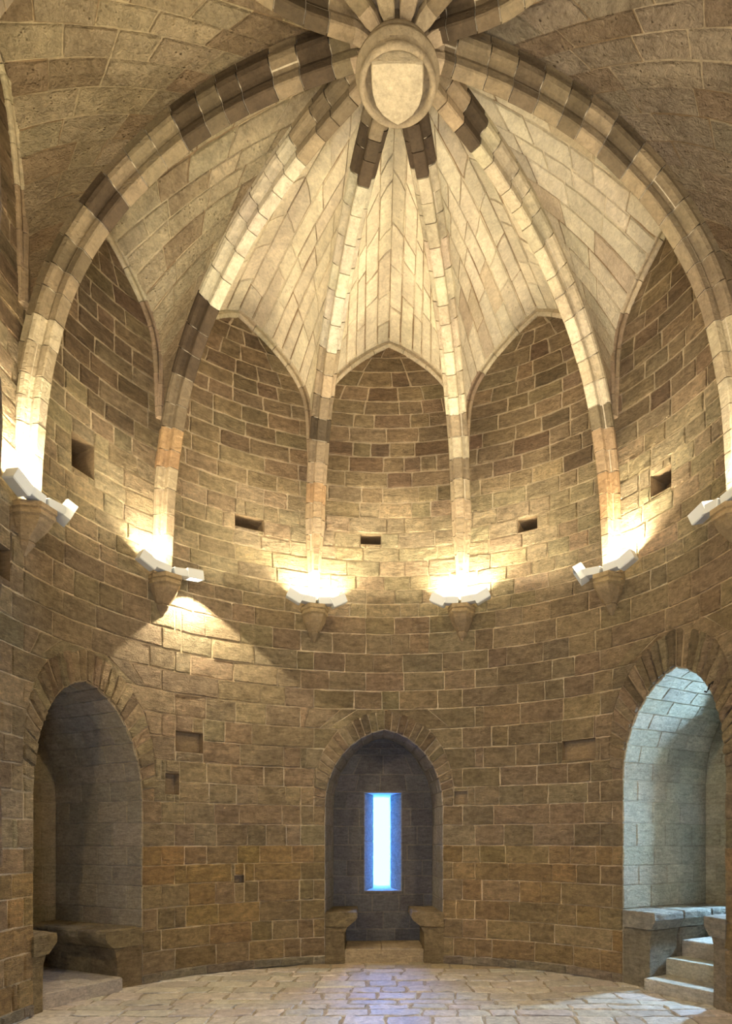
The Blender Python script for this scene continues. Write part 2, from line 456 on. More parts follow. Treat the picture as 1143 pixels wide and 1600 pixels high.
# unseen outer face of the tower, added to stop light leaks, with three slits, closed on top, plus the walls of the entrance passage
def outer():
    B = Buf(); t = (.4,.33,.22)
    slits = []
    for n in (WIN, LEF, RIG):
        h = math.degrees(n.slit[1]/2/SH); slits.append((n.c-h, n.c+h, n.slit[2]+.01, n.slit[3]))
    th = sorted(set([-180+6*k for k in range(61)]+[x for s in slits for x in s[:2]]))
    zs = sorted(set([-.4, 0, 4.0, 8, 13.4]+[x for s in slits for x in s[2:]]))
    P = lambda d, z: Vector((SH*math.sin(rad(d)), SH*math.cos(rad(d)), z))
    for a, b in zip(th, th[1:]):
        md = (a+b)/2
        for c, d in zip(zs, zs[1:]):
            mz = (c+d)/2
            if any(s[0] < md < s[1] and s[2] < mz < s[3] for s in slits): continue
            if abs(abs(md)-180) < 22 and mz < 8: continue
            B.add([P(a,c),P(b,c),P(b,d),P(a,d)], [(0,1,2,3)], t)
        B.add([P(a,13.4),P(b,13.4),(0,0,13.4)], [(0,1,2)], t)
    o = B.make('wall_outer', M_WALL); o['kind'] = 'structure'
    # passage (the deep entrance embrasure in which the photographer stands)
    B = Buf(); x = 2.24; zt = ZF; y0, y1 = -4.72, -9.6
    yy = -8.9
    B.add([(-x,y0,0),(-x,y1,0),(-x,y1,zt),(-x,y0,zt)], [(0,1,2,3)], t)
    B.add([(x,y0,0),(x,y1,0),(x,y1,zt),(x,y0,zt)], [(0,1,2,3)], t)
    for a, b, c, d in ((-x,-1,0,zt),(1,x,0,zt),(-1,1,2.4,zt)):      # end wall with the entrance doorway
        B.add([(a,y1,c),(b,y1,c),(b,y1,d),(a,y1,d)], [(0,1,2,3)], t)
    arcp = [wp(155+5*k, zt, -.02) for k in range(11)]
    B.add(arcp+[(-x,y1,zt),(x,y1,zt)], [tuple(range(13))], t)
    B.add([(-3.4,-7.3,0),(-x,-7.3,0),(-x,-7.3,13.4),(-3.4,-7.3,13.4)], [(0,1,2,3)], t)
    B.add([(3.4,-7.3,0),(x,-7.3,0),(x,-7.3,13.4),(3.4,-7.3,13.4)], [(0,1,2,3)], t)
    B.add([(-3.4,-7.3,zt),(3.4,-7.3,zt),(3.4,-7.3,13.4),(-3.4,-7.3,13.4)], [(0,1,2,3)], t)
    o = B.make('wall_passage', M_WALL); o['kind'] = 'structure'
outer()

# ------------------------------------------------------------------ floor
def floor():
    B = Buf(); t = (.40,.35,.28)
    n = 48
    V = [(SH*1.25*math.sin(2*PI*k/n), SH*1.25*math.cos(2*PI*k/n), -.012) for k in range(n)]
    V2 = [(v[0], v[1], -.25) for v in V]
    B.add(V+V2, [tuple(range(n))[::-1], tuple(range(n,2*n))]+[(k,(k+1)%n,n+(k+1)%n,n+k) for k in range(n)], t)
    o = B.make('floor', M_MORT); o['kind'] = 'structure'
    r = random.Random(12); y = -9.4; rest = Buf(); cnt = 0; k = 0
    def MF(x, yy, off):
        x += .07*noise.noise(Vector((x*1.1, yy*1.6, 9))); yy += .09*noise.noise(Vector((x*.9, yy*.8, 5)))
        return Vector((x, yy, off-.012+.008*noise.noise(Vector((x*.7, yy*.7, 3)))))
    while y < 5.5:
        h = r.uniform(.26,.46); y1 = y+h
        ext = 2.6 if y < -4.7 else math.sqrt(max(.4, 5.35**2-max(abs(y),abs(y1))**2))+.35
        x = -ext-r.uniform(0,.4); 
        while x < ext:
            l = r.uniform(.35,.85)
            tl = [(x,y),(x+l,y),(x+l,y1),(x,y1)]
            tl = [(a+r.uniform(-.03,.03)*0, b) for a, b in tl]
            c = vary((.60,.56,.51) if y < 4.6 else (.46,.38,.26), r, .14, .03)
            g = stone_geo(MF, tl, depth=r.uniform(.012,.026), joint=.02, r=r, rough=.006, wob=.026, bev=.02)
            if y > .6 : mesh_obj('paving_stone', *g, M_FLOOR, o, c); cnt += 1
            else: rest.add(*g, c)
            x += l
        y = y1; k += 1
    s = rest.make('paving', M_FLOOR, o); s['kind'] = 'stuff'
    print('pavers', cnt)
floor()

# ------------------------------------------------------------------ ribs
# intrados path: q as fraction of the wall radius, z
RT = [(6.64,.957),(7.4,.947),(8.0,.934),(8.35,.920),(8.8,.896),(9.2,.868),(9.6,.823),(9.95,.765),(10.25,.70),(10.52,.62),(10.74,.54),(10.9,.45),(11.02,.35),(11.09,.24),(11.12,.085)]
def cat(p0, p1, p2, p3, t):
    return .5*((2*p1)+(-p0+p2)*t+(2*p0-5*p1+4*p2-p3)*t*t+(-p0+3*p1-3*p2+p3)*t**3)
def rib_path(q0, deg=0):
    up = .8 if 100 < abs(deg) < 112 else 0
    P = [Vector((q*q0, zz+up*math.sin(PI*min(1, max(0, (q-.3)/.66))))) for zz, q in RT]; out = []
    for i in range(len(P)-1):
        a = P[max(0,i-1)]; b = P[i]; c = P[i+1]; d = P[min(len(P)-1,i+2)]
        for k in range(8): out.append(Vector((cat(a.x,b.x,c.x,d.x,k/8), cat(a.y,b.y,c.y,d.y,k/8))))
    out.append(P[-1]); return out
def resample(P, step):
    L = [0]
    for a, b in zip(P, P[1:]): L.append(L[-1]+(b-a).length)
    n = max(2, round(L[-1]/step)); out = []; j = 0
    for k in range(n+1):
        s = L[-1]*k/n
        while j < len(P)-2 and L[j+1] < s: j += 1
        f = (s-L[j])/max(1e-9, L[j+1]-L[j]); p = P[j].lerp(P[j+1], f); d = (P[j+1]-P[j]).normalized()
        out.append((p, d))
    return out
HP = [(0,0),(.065,0),(.082,.012),(.085,.085),(.068,.105),(.062,.14),(.085,.165),(.125,.17),(.165,.19),(.182,.235),(.172,.28),(.135,.305),(.115,.33),(.12,.43)]
PROF = [(-x, y) for x, y in HP[::-1]]+HP[1:]
DARK = (.075,.055,.036); RBR = (.31,.25,.165); RPA = (.56,.50,.37); RTO = (.32,.21,.115)
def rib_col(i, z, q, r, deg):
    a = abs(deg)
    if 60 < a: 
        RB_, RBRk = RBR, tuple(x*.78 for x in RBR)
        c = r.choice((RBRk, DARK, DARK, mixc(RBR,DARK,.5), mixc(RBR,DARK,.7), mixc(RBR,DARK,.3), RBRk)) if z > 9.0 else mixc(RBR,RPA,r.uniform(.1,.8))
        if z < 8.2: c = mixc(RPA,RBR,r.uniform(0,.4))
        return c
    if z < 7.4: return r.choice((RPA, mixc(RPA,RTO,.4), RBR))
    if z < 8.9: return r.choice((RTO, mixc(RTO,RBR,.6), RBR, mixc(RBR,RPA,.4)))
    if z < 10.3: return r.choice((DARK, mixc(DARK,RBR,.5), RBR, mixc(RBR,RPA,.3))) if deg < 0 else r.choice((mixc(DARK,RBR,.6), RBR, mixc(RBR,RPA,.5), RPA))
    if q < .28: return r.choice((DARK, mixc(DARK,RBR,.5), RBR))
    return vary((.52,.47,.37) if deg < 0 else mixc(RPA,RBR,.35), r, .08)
rib_labels = {
 -75.6:'big dark-stained vault rib sweeping from left edge wall up to boss', -47.3:'vault rib left of centre, dark below and pale above, over single downward lamp',
 -17.5:'vault rib left of the central bay, stained brown at mid height', 12.9:'vault rib right of the central bay, mottled with pale joints',
 44.2:'vault rib right of centre rising from the brightest pool of light', 74.3:'big dark vault rib sweeping down the right edge of the photo',
 -109:'vault rib leaving the boss towards the upper left corner', 108:'vault rib leaving the boss towards the upper right corner',
 -137:'vault rib over the entrance side, left, meeting boss from behind', 136:'vault rib over the entrance side, right, meeting boss from behind',
 -165:'vault rib nearest the entrance, left of the axis', 165:'vault rib nearest the entrance, right of the axis'}
def build_rib(i, deg):
    r = random.Random(300+i); t = rad(deg); q0 = rho(t); e = Vector((math.sin(t), math.cos(t), 0)); tn = Vector((math.cos(t), -math.sin(t), 0))
    base = e*(q0-.2)+Vector((0,0,6.64))
    vis = abs(deg) < 112
    th = thing('vault_rib', rib_labels[deg], 'vault rib', base, 'ribs of the vault')
    path = resample(rib_path(q0, deg), .065)
    def ring(p, d, sc=1.0, jx=0, jy=0):
        nrm = Vector((d.y, -d.x))            # path runs upward/inward: outward-up normal
        f = min(1, max(0, (p.y-6.64)/1.5)); lat = lerp(.34, 1, f) if abs(deg) < 20 else lerp(.85, 1, f)
        out = []
        for x, y in PROF:
            xx = x*sc+jx; yy = y if sc == 1 else max(.02, y+.02 if .05 < y < .15 else y)
            pp = p+nrm*(yy+jy); out.append(e*pp.x+Vector((0,0,pp.y))+tn*xx*lat)
        return out
    n = len(PROF)
    # mortar core
    B = Buf(); rings = [ring(p, d, .78) for p, d in path]
    V = [v for g in rings for v in g]; F = []
    for k in range(len(rings)-1):
        for q in range(n-1): a = k*n+q; F.append((a, a+1, a+n+1, a+n))
    B.add(V, F, (.56,.50,.39)); B.make('mortar_joints', M_MORT, th)
    k = 0; blocks = Buf()
    while k < len(path)-2:
        ln = r.choice((4,5,5,6)); k2 = min(len(path)-1, k+ln)
        if len(path)-1-k2 < 3: k2 = len(path)-1
        jx, jy = r.uniform(-.005,.005), r.uniform(-.004,.004)
        g = []
        for kk in range(k, k2+1):
            p, d = path[kk]
            if kk == k: p = p+d*.007
            if kk == k2: p = p-d*.007
            g.append(ring(p, d, 1, jx, jy))
        V = [v for x in g for v in x]; F = []
        for a_ in range(len(g)-1):
            for q in range(n-1): a = a_*n+q; F.append((a, a+1, a+n+1, a+n))
        F.append(tuple(range(n))); F.append(tuple(range((len(g)-1)*n, len(g)*n))[::-1])
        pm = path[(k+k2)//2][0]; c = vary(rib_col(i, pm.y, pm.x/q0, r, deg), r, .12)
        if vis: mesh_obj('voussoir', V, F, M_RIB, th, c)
        else: blocks.add(V, F, c)
        k = k2
    if not vis: o = blocks.make('voussoirs', M_RIB, th); o['kind'] = 'stuff'
for i, dgr in enumerate(RIBS): build_rib(i, dgr)

# ------------------------------------------------------------------ wall arches (formerets)
arch_lab = {2:'wall arch high at the left edge of the photo', 3:'wall arch over the left niche bay, half hidden by big rib', 4:'pointed wall arch left of the central one',
 5:'central pointed wall arch directly above the slit window', 6:'pointed wall arch right of the central one', 7:'wall arch over the right niche bay, half hidden by big rib', 8:'wall arch high at the right edge of the photo'}
def bay_geo(i):
    A, Bd = RIBS[i], RIBS[(i+1) % 12]
    if Bd < A: Bd += 360
    return (A+Bd)/2, (Bd-A)/2
FP = [(-.115,0),(-.115,.035),(-.10,.06),(-.075,.072),(-.05,.06),(-.04,.045),(-.02,.05),(.0,.085),(.03,.115),(.07,.12),(.1,.095),(.115,.06),(.115,-.03)]
def build_arch(i):
    mid, hb = bay_geo(i); r = random.Random(500+i); m = rho(rad(mid))*rad(1)
    th = thing('wall_arch', arch_lab.get(i, 'wall arch '+{0:'left of the one over the passage',1:'near left, second from the passage',9:'near right, second from the passage',10:'right of the one over the passage',11:'over the entrance passage'}.get(i, '')), 'wall arch', wp(mid, 9.4), 'wall arches under the vault')
    half = [Vector((a*hb*m, zz)) for a, zz in ftab(i)]
    sm = []
    for k in range(len(half)-1):
        a = half[max(0,k-1)]; b = half[k]; c = half[k+1]; d = half[min(len(half)-1,k+2)]
        for j in range(6): sm.append(Vector((cat(a.x,b.x,c.x,d.x,j/6), cat(a.y,b.y,c.y,d.y,j/6))))
    sm.append(half[-1]); path = resample(sm, .09); n = len(FP)
    blocks = Buf(); vis = i in arch_lab
    for side in (-1, 1):
        def ring(p, d, jit, first):
            nn = Vector((-d.y, d.x))
            out = []
            for x, o in FP:
                pp = p+nn*x
                if first: pp = Vector((0, pp.y+x*.1))
                pp.x = max(0, pp.x)
                out.append(wp(mid+side*pp.x/m, pp.y, o+jit))
            return out
        k = 0
        while k < len(path)-1:
            k2 = min(len(path)-1, k+r.choice((4,5,6)))
            if len(path)-1-k2 < 2: k2 = len(path)-1
            j = r.uniform(-.004,.004); g = []
            for kk in range(k, k2+1):
                p, d = path[kk]; q = p.copy()
                if kk == k and k > 0: q = p+d*.005
                if kk == k2: q = p-d*.005
                g.append(ring(q, d, j, kk == 0))
            V = [v for x in g for v in x]; F = []
            for a_ in range(len(g)-1):
                for q in range(n-1): a = a_*n+q; F.append((a, a+1, a+n+1, a+n))
            F.append(tuple(range(n))); F.append(tuple(range((len(g)-1)*n, len(g)*n))[::-1])
            zz = path[(k+k2)//2][0].y
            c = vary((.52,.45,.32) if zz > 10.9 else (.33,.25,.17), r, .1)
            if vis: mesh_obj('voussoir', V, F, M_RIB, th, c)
            else: blocks.add(V, F, c)
            k = k2
    if not vis: o = blocks.make('voussoirs', M_RIB, th); o['kind'] = 'stuff'
for i in range(12): build_arch(i)

# ------------------------------------------------------------------ vault webs
web_lab = {1:'left',2:'left',3:'left'}
def build_web(i):
    mid, hb = bay_geo(i); r = random.Random(700+i); m = rho(rad(mid))*rad(1)
    fc = [(a*hb, zz) for a, zz in ftab(i)][::-1]              # spring -> apex
    fl = [0]
    for (a, b), (c, d) in zip(fc, fc[1:]): fl.append(fl[-1]+math.hypot((c-a)*m, d-b))
    def Fp(w, side):
        s = w*fl[-1]; k = 0
        while k < len(fl)-2 and fl[k+1] < s: k += 1
        f = (s-fl[k])/(fl[k+1]-fl[k])
        return wp(mid+side*lerp(fc[k][0], fc[k+1][0], f), lerp(fc[k][1], fc[k+1][1], f), .0)
    def rib_ext(dg):
        q0 = rho(rad(dg)); pp = resample(rib_path(q0, dg), .05); out = []
        for p, d in pp:
            nn = Vector((d.y, -d.x))
            x = p+nn*.375
            if x.y > 9.25 and x.x > .25: out.append(Vector((min(x.x, q0), x.y)))
        return out
    ext = {-1: rib_ext(RIBS[i]), 1: rib_ext(RIBS[(i+1)%12])}
    el = {}
    for s_, P in ext.items():
        L = [0]
        for a, b in zip(P, P[1:]): L.append(L[-1]+(b-a).length)
        el[s_] = L
    def Rp(w, side):
        P, L = ext[side], el[side]; s = w*L[-1]; k = 0
        while k < len(L)-2 and L[k+1] < s: k += 1
        f = (s-L[k])/(L[k+1]-L[k]); p = P[k].lerp(P[k+1], min(1, f))
        dg = RIBS[i] if side < 0 else RIBS[(i+1)%12]
        # the ridge itself meets the boss in the middle of the bay
        t = rad(dg); return Vector((p.x*math.sin(t), p.x*math.cos(t), p.y))
    def M(v, wz, off, side):
        a = Fp(wz, side); b = Rp(wz, side)
        if wz > .9:        # last courses swing to the middle line
            md = rad(mid); bm = Vector((.3*math.sin(md), .3*math.cos(md), 11.52)); b = b.lerp(bm, (wz-.9)/.1)
        P = a.lerp(b, v)
        bulge = .16*math.sin(PI*min(1, max(0, v)))*min(1, wz*1.5)
        return P+Vector((0,0,bulge-off)) - P*Vector((1,1,0))*off*.25*(1-wz)/max(.1, P.xy.length)*0
    B = Buf(); St = []
    NW = 13
    ws = [0]; 
    for k in range(NW): ws.append(ws[-1]+r.uniform(.85,1.15))
    ws = [x/ws[-1] for x in ws]
    for side in (-1, 1):
        for k in range(NW):
            w0, w1 = ws[k], ws[k+1]; wm = (w0+w1)/2
            L = (Fp(wm, side)-M(1, wm, 0, side)).length
            nseg = max(1, round(L/r.uniform(.62,.85)))
            vs = [0]
            for q in range(1, nseg): vs.append((q+(.5 if k % 2 else 0)*.8+r.uniform(-.2,.2))/(nseg+.4*(k % 2)))
            vs.append(1)
            for v0, v1 in zip(vs, vs[1:]):
                if v1-v0 < .02: continue
                Ms = lambda a, b, o: M(a, b, o, side)
                c = [(v0,w0),(v1,w0),(v1,w1),(v0,w1)]
                vm = (v0+v1)/2
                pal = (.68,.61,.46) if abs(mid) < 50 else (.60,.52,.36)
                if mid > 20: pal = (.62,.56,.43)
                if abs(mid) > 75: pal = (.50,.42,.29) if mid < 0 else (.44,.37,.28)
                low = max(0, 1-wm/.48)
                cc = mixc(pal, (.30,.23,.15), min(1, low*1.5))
                if abs(mid) > 60 and r.random() < .22: cc = mixc(cc, (.28,.18,.11), .5)
                if r.random() < .06: cc = mixc(cc, (.3,.2,.12), .4)
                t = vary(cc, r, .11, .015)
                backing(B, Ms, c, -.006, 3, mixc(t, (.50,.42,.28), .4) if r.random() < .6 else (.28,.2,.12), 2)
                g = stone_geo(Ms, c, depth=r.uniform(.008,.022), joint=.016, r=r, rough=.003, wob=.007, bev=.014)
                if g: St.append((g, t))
    o = B.make('ceiling', M_MORT); o['kind'] = 'structure'
    if abs(mid) < 125:
        for (V, F), t in St: mesh_obj('stone', V, F, M_WEBR if mid < -50 or abs(mid) > 75 else M_WEB, o, t)
    else:
        b2 = Buf()
        for (V, F), t in St: b2.add(V, F, t)
        s = b2.make('stonework', M_WEB, o); s['kind'] = 'stuff'
for i in range(12): build_web(i)

# ------------------------------------------------------------------ boss
def lathe(prof, c, n=40):
    V = []; F = []
    for rr, zz in prof:
        for k in range(n): V.append((c[0]+rr*math.sin(2*PI*k/n), c[1]+rr*math.cos(2*PI*k/n), zz))
    for j in range(len(prof)-1):
        for k in range(n): F.append((j*n+k, j*n+(k+1)%n, (j+1)*n+(k+1)%n, (j+1)*n+k))
    return V, F
def boss():
    th = thing('keystone_boss', 'round carved stone boss with a blank shield where all ribs meet', 'boss', (0,0,10.72))
    tc = (.32,.265,.185)
    V, F = lathe([(.0,11.62),(.30,11.62),(.31,11.3),(.315,11.12),(.345,11.05)], (0,0)); mesh_obj('drum', V, F, M_RIB, th, (.20,.16,.11), smooth=True)
    V, F = lathe([(.345,11.06),(.395,11.03),(.40,10.99),(.375,10.96),(.40,10.93),(.465,10.90),(.47,10.86),(.43,10.83),(.425,10.77),(.435,10.745),(.42,10.72),(.39,10.712),(.365,10.73),(.35,10.80),(.0,10.805)], (0,0), 56)
    mesh_obj('moulded_disc', V, F, M_RIB, th, tc, smooth=True)
    # shield: heater shape, point towards the window
    out = [(-.275,-.25),(-.14,-.262),(0,-.265),(.14,-.262),(.275,-.25),(.285,-.1),(.28,.05),(.245,.17),(.17,.27),(.08,.335),(0,.375),(-.08,.335),(-.17,.27),(-.245,.17),(-.28,.05),(-.285,-.1)]
    n = len(out); V = []
    for sc, zz in ((1.03,10.80),(1.0,10.70),(.975,10.678)):
        V += [(x*sc, (y-.03)*sc+.0, zz) for x, y in out]
    F = []
    for j in range(2):
        for k in range(n): F.append((j*n+k, j*n+(k+1)%n, (j+1)*n+(k+1)%n, (j+1)*n+k))
    F.append(tuple(range(2*n, 3*n)))
    s = mesh_obj('shield', V, F, M_RIB, th, (.47,.41,.30)); s['label'] = 'pale blank heater shield'
    # rib springers carved with the boss
    for dg in RIBS:
        t = rad(dg); e = Vector((math.sin(t), math.cos(t), 0)); tn = Vector((math.cos(t), -math.sin(t), 0))
        V = []
        for q, yb in ((.29,11.085),(.42,11.10),(.53,11.115)):
            for x, y in PROF: V.append(e*q+tn*x*(1.0 if q > .4 else .6)+Vector((0,0,max(yb, 11.117+y-.002) if q > .5 else yb+y*.9)))
        m_ = len(PROF); F = []
        for k in range(2):
            for q in range(m_-1): a = k*m_+q; F.append((a, a+1, a+m_+1, a+m_))
        F.append(tuple(range(m_)))
        mesh_obj('rib_springer', V, F, M_RIB, th, vary((.42,.34,.24), rng, .2))
boss()

# ------------------------------------------------------------------ corbels
corb_lab = {-75.6:'moulded stone corbel at the left edge below the big rib', -47.3:'stone corbel just above the triangular downward beam of light',
 -17.5:'small stone corbel left of the central bay, lamps both lit', 12.9:'small stone corbel right of the central bay, lamps both lit',
 44.2:'stone corbel right of centre under the brightest pool of light', 74.3:'moulded stone corbel at the right edge of the photo',
 -109:'stone corbel on the left, nearer than the big left rib', 108:'stone corbel on the right, nearer than the big right rib'}
def build_corbel(deg):
    t = rad(deg); q0 = rho(t); e = Vector((math.sin(t), math.cos(t), 0)); tn = Vector((math.cos(t), -math.sin(t), 0))
    th = thing('corbel', corb_lab.get(deg, 'stone corbel '+{-137:'near left behind the photographer',-165:'left of the entrance passage',136:'near right behind the photographer',165:'right of the entrance passage'}.get(deg, '')), 'corbel', e*q0+Vector((0,0,6.03)), 'corbels under the ribs')
    r = random.Random(int(deg))
    def loft(name, secs, c, cap=True):
        V = []; F = []
        for zz, w_, p in secs:
            for x, y in ((-w_,-.06),(-w_,p*.45),(-w_*.55,p),(w_*.55,p),(w_,p*.45),(w_,-.06)): V.append(e*(q0-y)+tn*x+Vector((0,0,zz)))
        for j in range(len(secs)-1):
            for k in range(6): F.append((j*6+k, j*6+(k+1)%6, (j+1)*6+(k+1)%6, (j+1)*6+k))
        F.append(tuple(range(6))[::-1]); F.append(tuple(range((len(secs)-1)*6, len(secs)*6)))
        mesh_obj(name, V, F, M_RIB, th, c)
    loft('abacus', [(6.635,.245,.41),(6.57,.245,.41),(6.555,.225,.38),(6.52,.24,.40),(6.49,.235,.395),(6.465,.205,.355)], vary((.33,.25,.145), r, .1))
    loft('bell', [(6.465,.205,.36),(6.42,.20,.345),(6.34,.175,.28),(6.27,.135,.20),(6.21,.10,.14)], vary((.27,.205,.125), r, .1))
    loft('drop', [(6.21,.09,.125),(6.18,.10,.14),(6.14,.085,.11),(6.09,.05,.065),(6.03,.025,.03)], vary((.25,.19,.12), r, .1))
for dg in RIBS: build_corbel(dg)

# ------------------------------------------------------------------ floodlights
def obox(c, ax, dims, bev=.008):
    bm = bmesh.new(); bmesh.ops.create_cube(bm, size=1)
    for v in bm.verts: v.co = Vector((v.co.x*dims[0], v.co.y*dims[1], v.co.z*dims[2]))
    bmesh.ops.bevel(bm, geom=list(bm.edges), offset=bev, segments=1, affect='EDGES')
    bm.verts.index_update()
    V = [c+ax[0]*v.co.x+ax[1]*v.co.y+ax[2]*v.co.z for v in bm.verts]; F = [tuple(v.index for v in f.verts) for f in bm.faces]; bm.free()
    return V, F
def tube(P, rr, n=6):
    V = []; F = []
    for i, p in enumerate(P):
        d = (P[min(i+1,len(P)-1)]-P[max(0,i-1)]).normalized(); u = d.orthogonal().normalized(); v = d.cross(u)
        for k in range(n): V.append(p+u*rr*math.cos(2*PI*k/n)+v*rr*math.sin(2*PI*k/n))
    for i in range(len(P)-1):
        for k in range(n): F.append((i*n+k, i*n+(k+1)%n, (i+1)*n+(k+1)%n, (i+1)*n+k))
    F.append(tuple(range(n))); F.append(tuple(range((len(P)-1)*n, len(P)*n))); return V, F
def floodlight(deg, side, nvec, lit, label, power=1.0, base=(.0,.0), reach=.40, spread=180, lift=.07, col=None):
    """nvec = (tangential outward, towards room, up) direction of the beam"""
    t = rad(deg); q0 = rho(t); e = Vector((math.sin(t), math.cos(t), 0)); tn = Vector((math.cos(t), -math.sin(t), 0))*side; up = Vector((0,0,1)); inn = -e
    o = e*(q0-.31)+Vector((0,0,6.64))
    th = thing('floodlight', label, 'lamp', o+tn*.12, 'floodlights on the corbels')
    ca = o+tn*.17+up*lift; rise = -.15
    ax = ((tn+up*.12).normalized(), inn, (up-tn*.12).normalized())
    V, F = obox(ca, ax, (.29,.16,.125)); mesh_obj('gear_box', V, F, M_WHITE, th)
    V, F = obox(ca-ax[0]*.08-up*.058, ax, (.06,.05,.03), .004); mesh_obj('bracket', V, F, M_IRON, th)
    nd = (tn*nvec[0]+inn*nvec[1]+up*nvec[2]).normalized()
    hx = (inn.cross(nd)); hx = hx.normalized(); hy = nd.cross(hx).normalized()
    hc = o+tn*reach+up*(lift+.035)
    # open housing lofted from rectangles: back, flare, rim, inner rim, recess
    loops = [(-.085,.125,.08),(-.07,.14,.093),(.075,.145,.098),(.075,.132,.085),(.03,.125,.08)]
    V = []; F = []
    for d, a, b in loops:
        for sx, sy in ((-1,-1),(1,-1),(1,1),(-1,1)): V.append(hc+nd*d+hx*a*sx+hy*b*sy)
    for j in range(4):
        for k in range(4): F.append((j*4+k, j*4+(k+1)%4, (j+1)*4+(k+1)%4, (j+1)*4+k))
    F.append((3,2,1,0)); h = mesh_obj('housing', V, F, M_WHITE, th)
    V, F = obox(hc+nd*.03, (hx, hy, nd), (.248,.158,.008), .002); g = mesh_obj('lamp_glass', V, F, M_LIT if lit else M_GLASS, th)
    if lit: g['label'] = 'glowing lamp glass'
    V, F = tube([hc-nd*.03-hx*.0+inn*.08, hc-nd*.03-inn*.11], .014); mesh_obj('hinge_pin', V, F, M_IRON, th)
    V, F = tube([ca-tn*.13+up*.0, ca-tn*.15-inn*.06-up*.03, o-inn*.10+up*.03+tn*.01, o-inn*.2+up*.012+tn*.01], .007); mesh_obj('cable', V, F, M_CABLE, th)
    if lit:
        if spread < 180:
            ld = bpy.data.lights.new('floodlight_beam', 'SPOT'); ld.spot_size = rad(spread); ld.spot_blend = .12; ld.shadow_soft_size = .05
        else:
            ld = bpy.data.lights.new('floodlight_beam', 'AREA'); ld.shape = 'RECTANGLE'; ld.size = .17; ld.size_y = .14; ld.spread = rad(spread)
        ld.energy = FLOOD_W*power; ld.color = col or FLOOD_C
        lo = bpy.data.objects.new('floodlight_beam', ld); COL.objects.link(lo); lo.parent = th
        wloc = hc+nd*.08
        lo.location = wloc-th.location; lo.rotation_euler = nd.to_track_quat('-Z', 'Y').to_euler()
UPV = (-.50, .10, 1.0)
floodlight(-75.6,-1,UPV,True,'floodlight tipped up at left edge, lighting the rib behind it', 1.3)
floodlight(-75.6, 1,(.8,.5,-.5),False,'unlit floodlight with dark glass beside the left edge corbel')
floodlight(-47.3,-1,UPV,True,'upturned white floodlight on corbel above the beam of light', .8)
floodlight(-47.3, 1,(.12,-.06,-1.0),True,'glaring floodlight aimed down the wall left of centre', 5.0, spread=100)
floodlight(-17.5,-1,UPV,True,'left floodlight of the pair left of the central bay')
floodlight(-17.5, 1,UPV,True,'right floodlight of the pair left of the central bay')
floodlight(12.9,-1,UPV,True,'left floodlight of the pair right of the central bay')
floodlight(12.9, 1,UPV,True,'right floodlight of the pair right of the central bay')
floodlight(44.2,-1,(.8,.5,-.5),False,'unlit floodlight hanging left of the right-hand corbel')
floodlight(44.2, 1,UPV,True,'upturned floodlight making the brightest pool, right of centre', 1.5)
floodlight(74.3,-1,(.2,.3,1),False,'white floodlight on the corbel at the right edge')
floodlight(74.3, 1,UPV,True,'floodlight on far side of the right edge corbel', .6)
CN = {-109:'left, farthest from the door', -137:'middle left', -165:'left beside the door', 108:'right, farthest from the door', 136:'middle right', 165:'right beside the door'}
for dg in (-109,-137,-165,108,136,165):
    for sd in (-1,1):
        fwd = abs(dg) < 112 and sd*dg > 0  # unseen lamps aimed forward as added fill for the lower walls
        lit = True if abs(dg) < 112 else (sd > 0 if dg > 0 else sd < 0)
        floodlight(dg,sd,(-.1,1,-.45) if fwd else UPV,lit,'%s floodlight on the entrance-side corbel %s' % ('added forward-facing fill' if fwd else 'upturned' if lit else 'unlit', CN[dg]), 2.7 if fwd else 1.4 if abs(dg) < 112 else .8, col=(1,.80,.44) if dg < 0 and not fwd else (1,.80,.48) if fwd else None)

# ------------------------------------------------------------------ benches and steps in the niches
def extrude_profile(name, n, prof, d0, d1, th, mat, tint, jit=.006, seed=0, segs=5):
    """prof: list of (x, z) in the niche frame; runs from depth d0 to d1 along the niche axis"""
    r = random.Random(seed); V = []; F = []; m = len(prof)
    for k in range(segs+1):
        d = lerp(d0, d1, k/segs)
        for x, zz in prof:
            # follow the curved wall face at the front
            y = (wp(n.c+x/n.m, 0)-n.e*0).dot(n.e)-n.q if k == 0 else 0
            V.append(n.e*(n.q+d+(y if k == 0 else 0))+n.t*(x+r.uniform(-jit,jit))+Vector((0,0,zz+r.uniform(-jit,jit))))
    for k in range(segs):
        for q in range(m): F.append((k*m+q, k*m+(q+1)%m, (k+1)*m+(q+1)%m, (k+1)*m+q))
    F.append(tuple(range(m))[::-1]); F.append(tuple(range(segs*m, (segs+1)*m)))
    return mesh_obj(name, V, F, mat, th, tint)
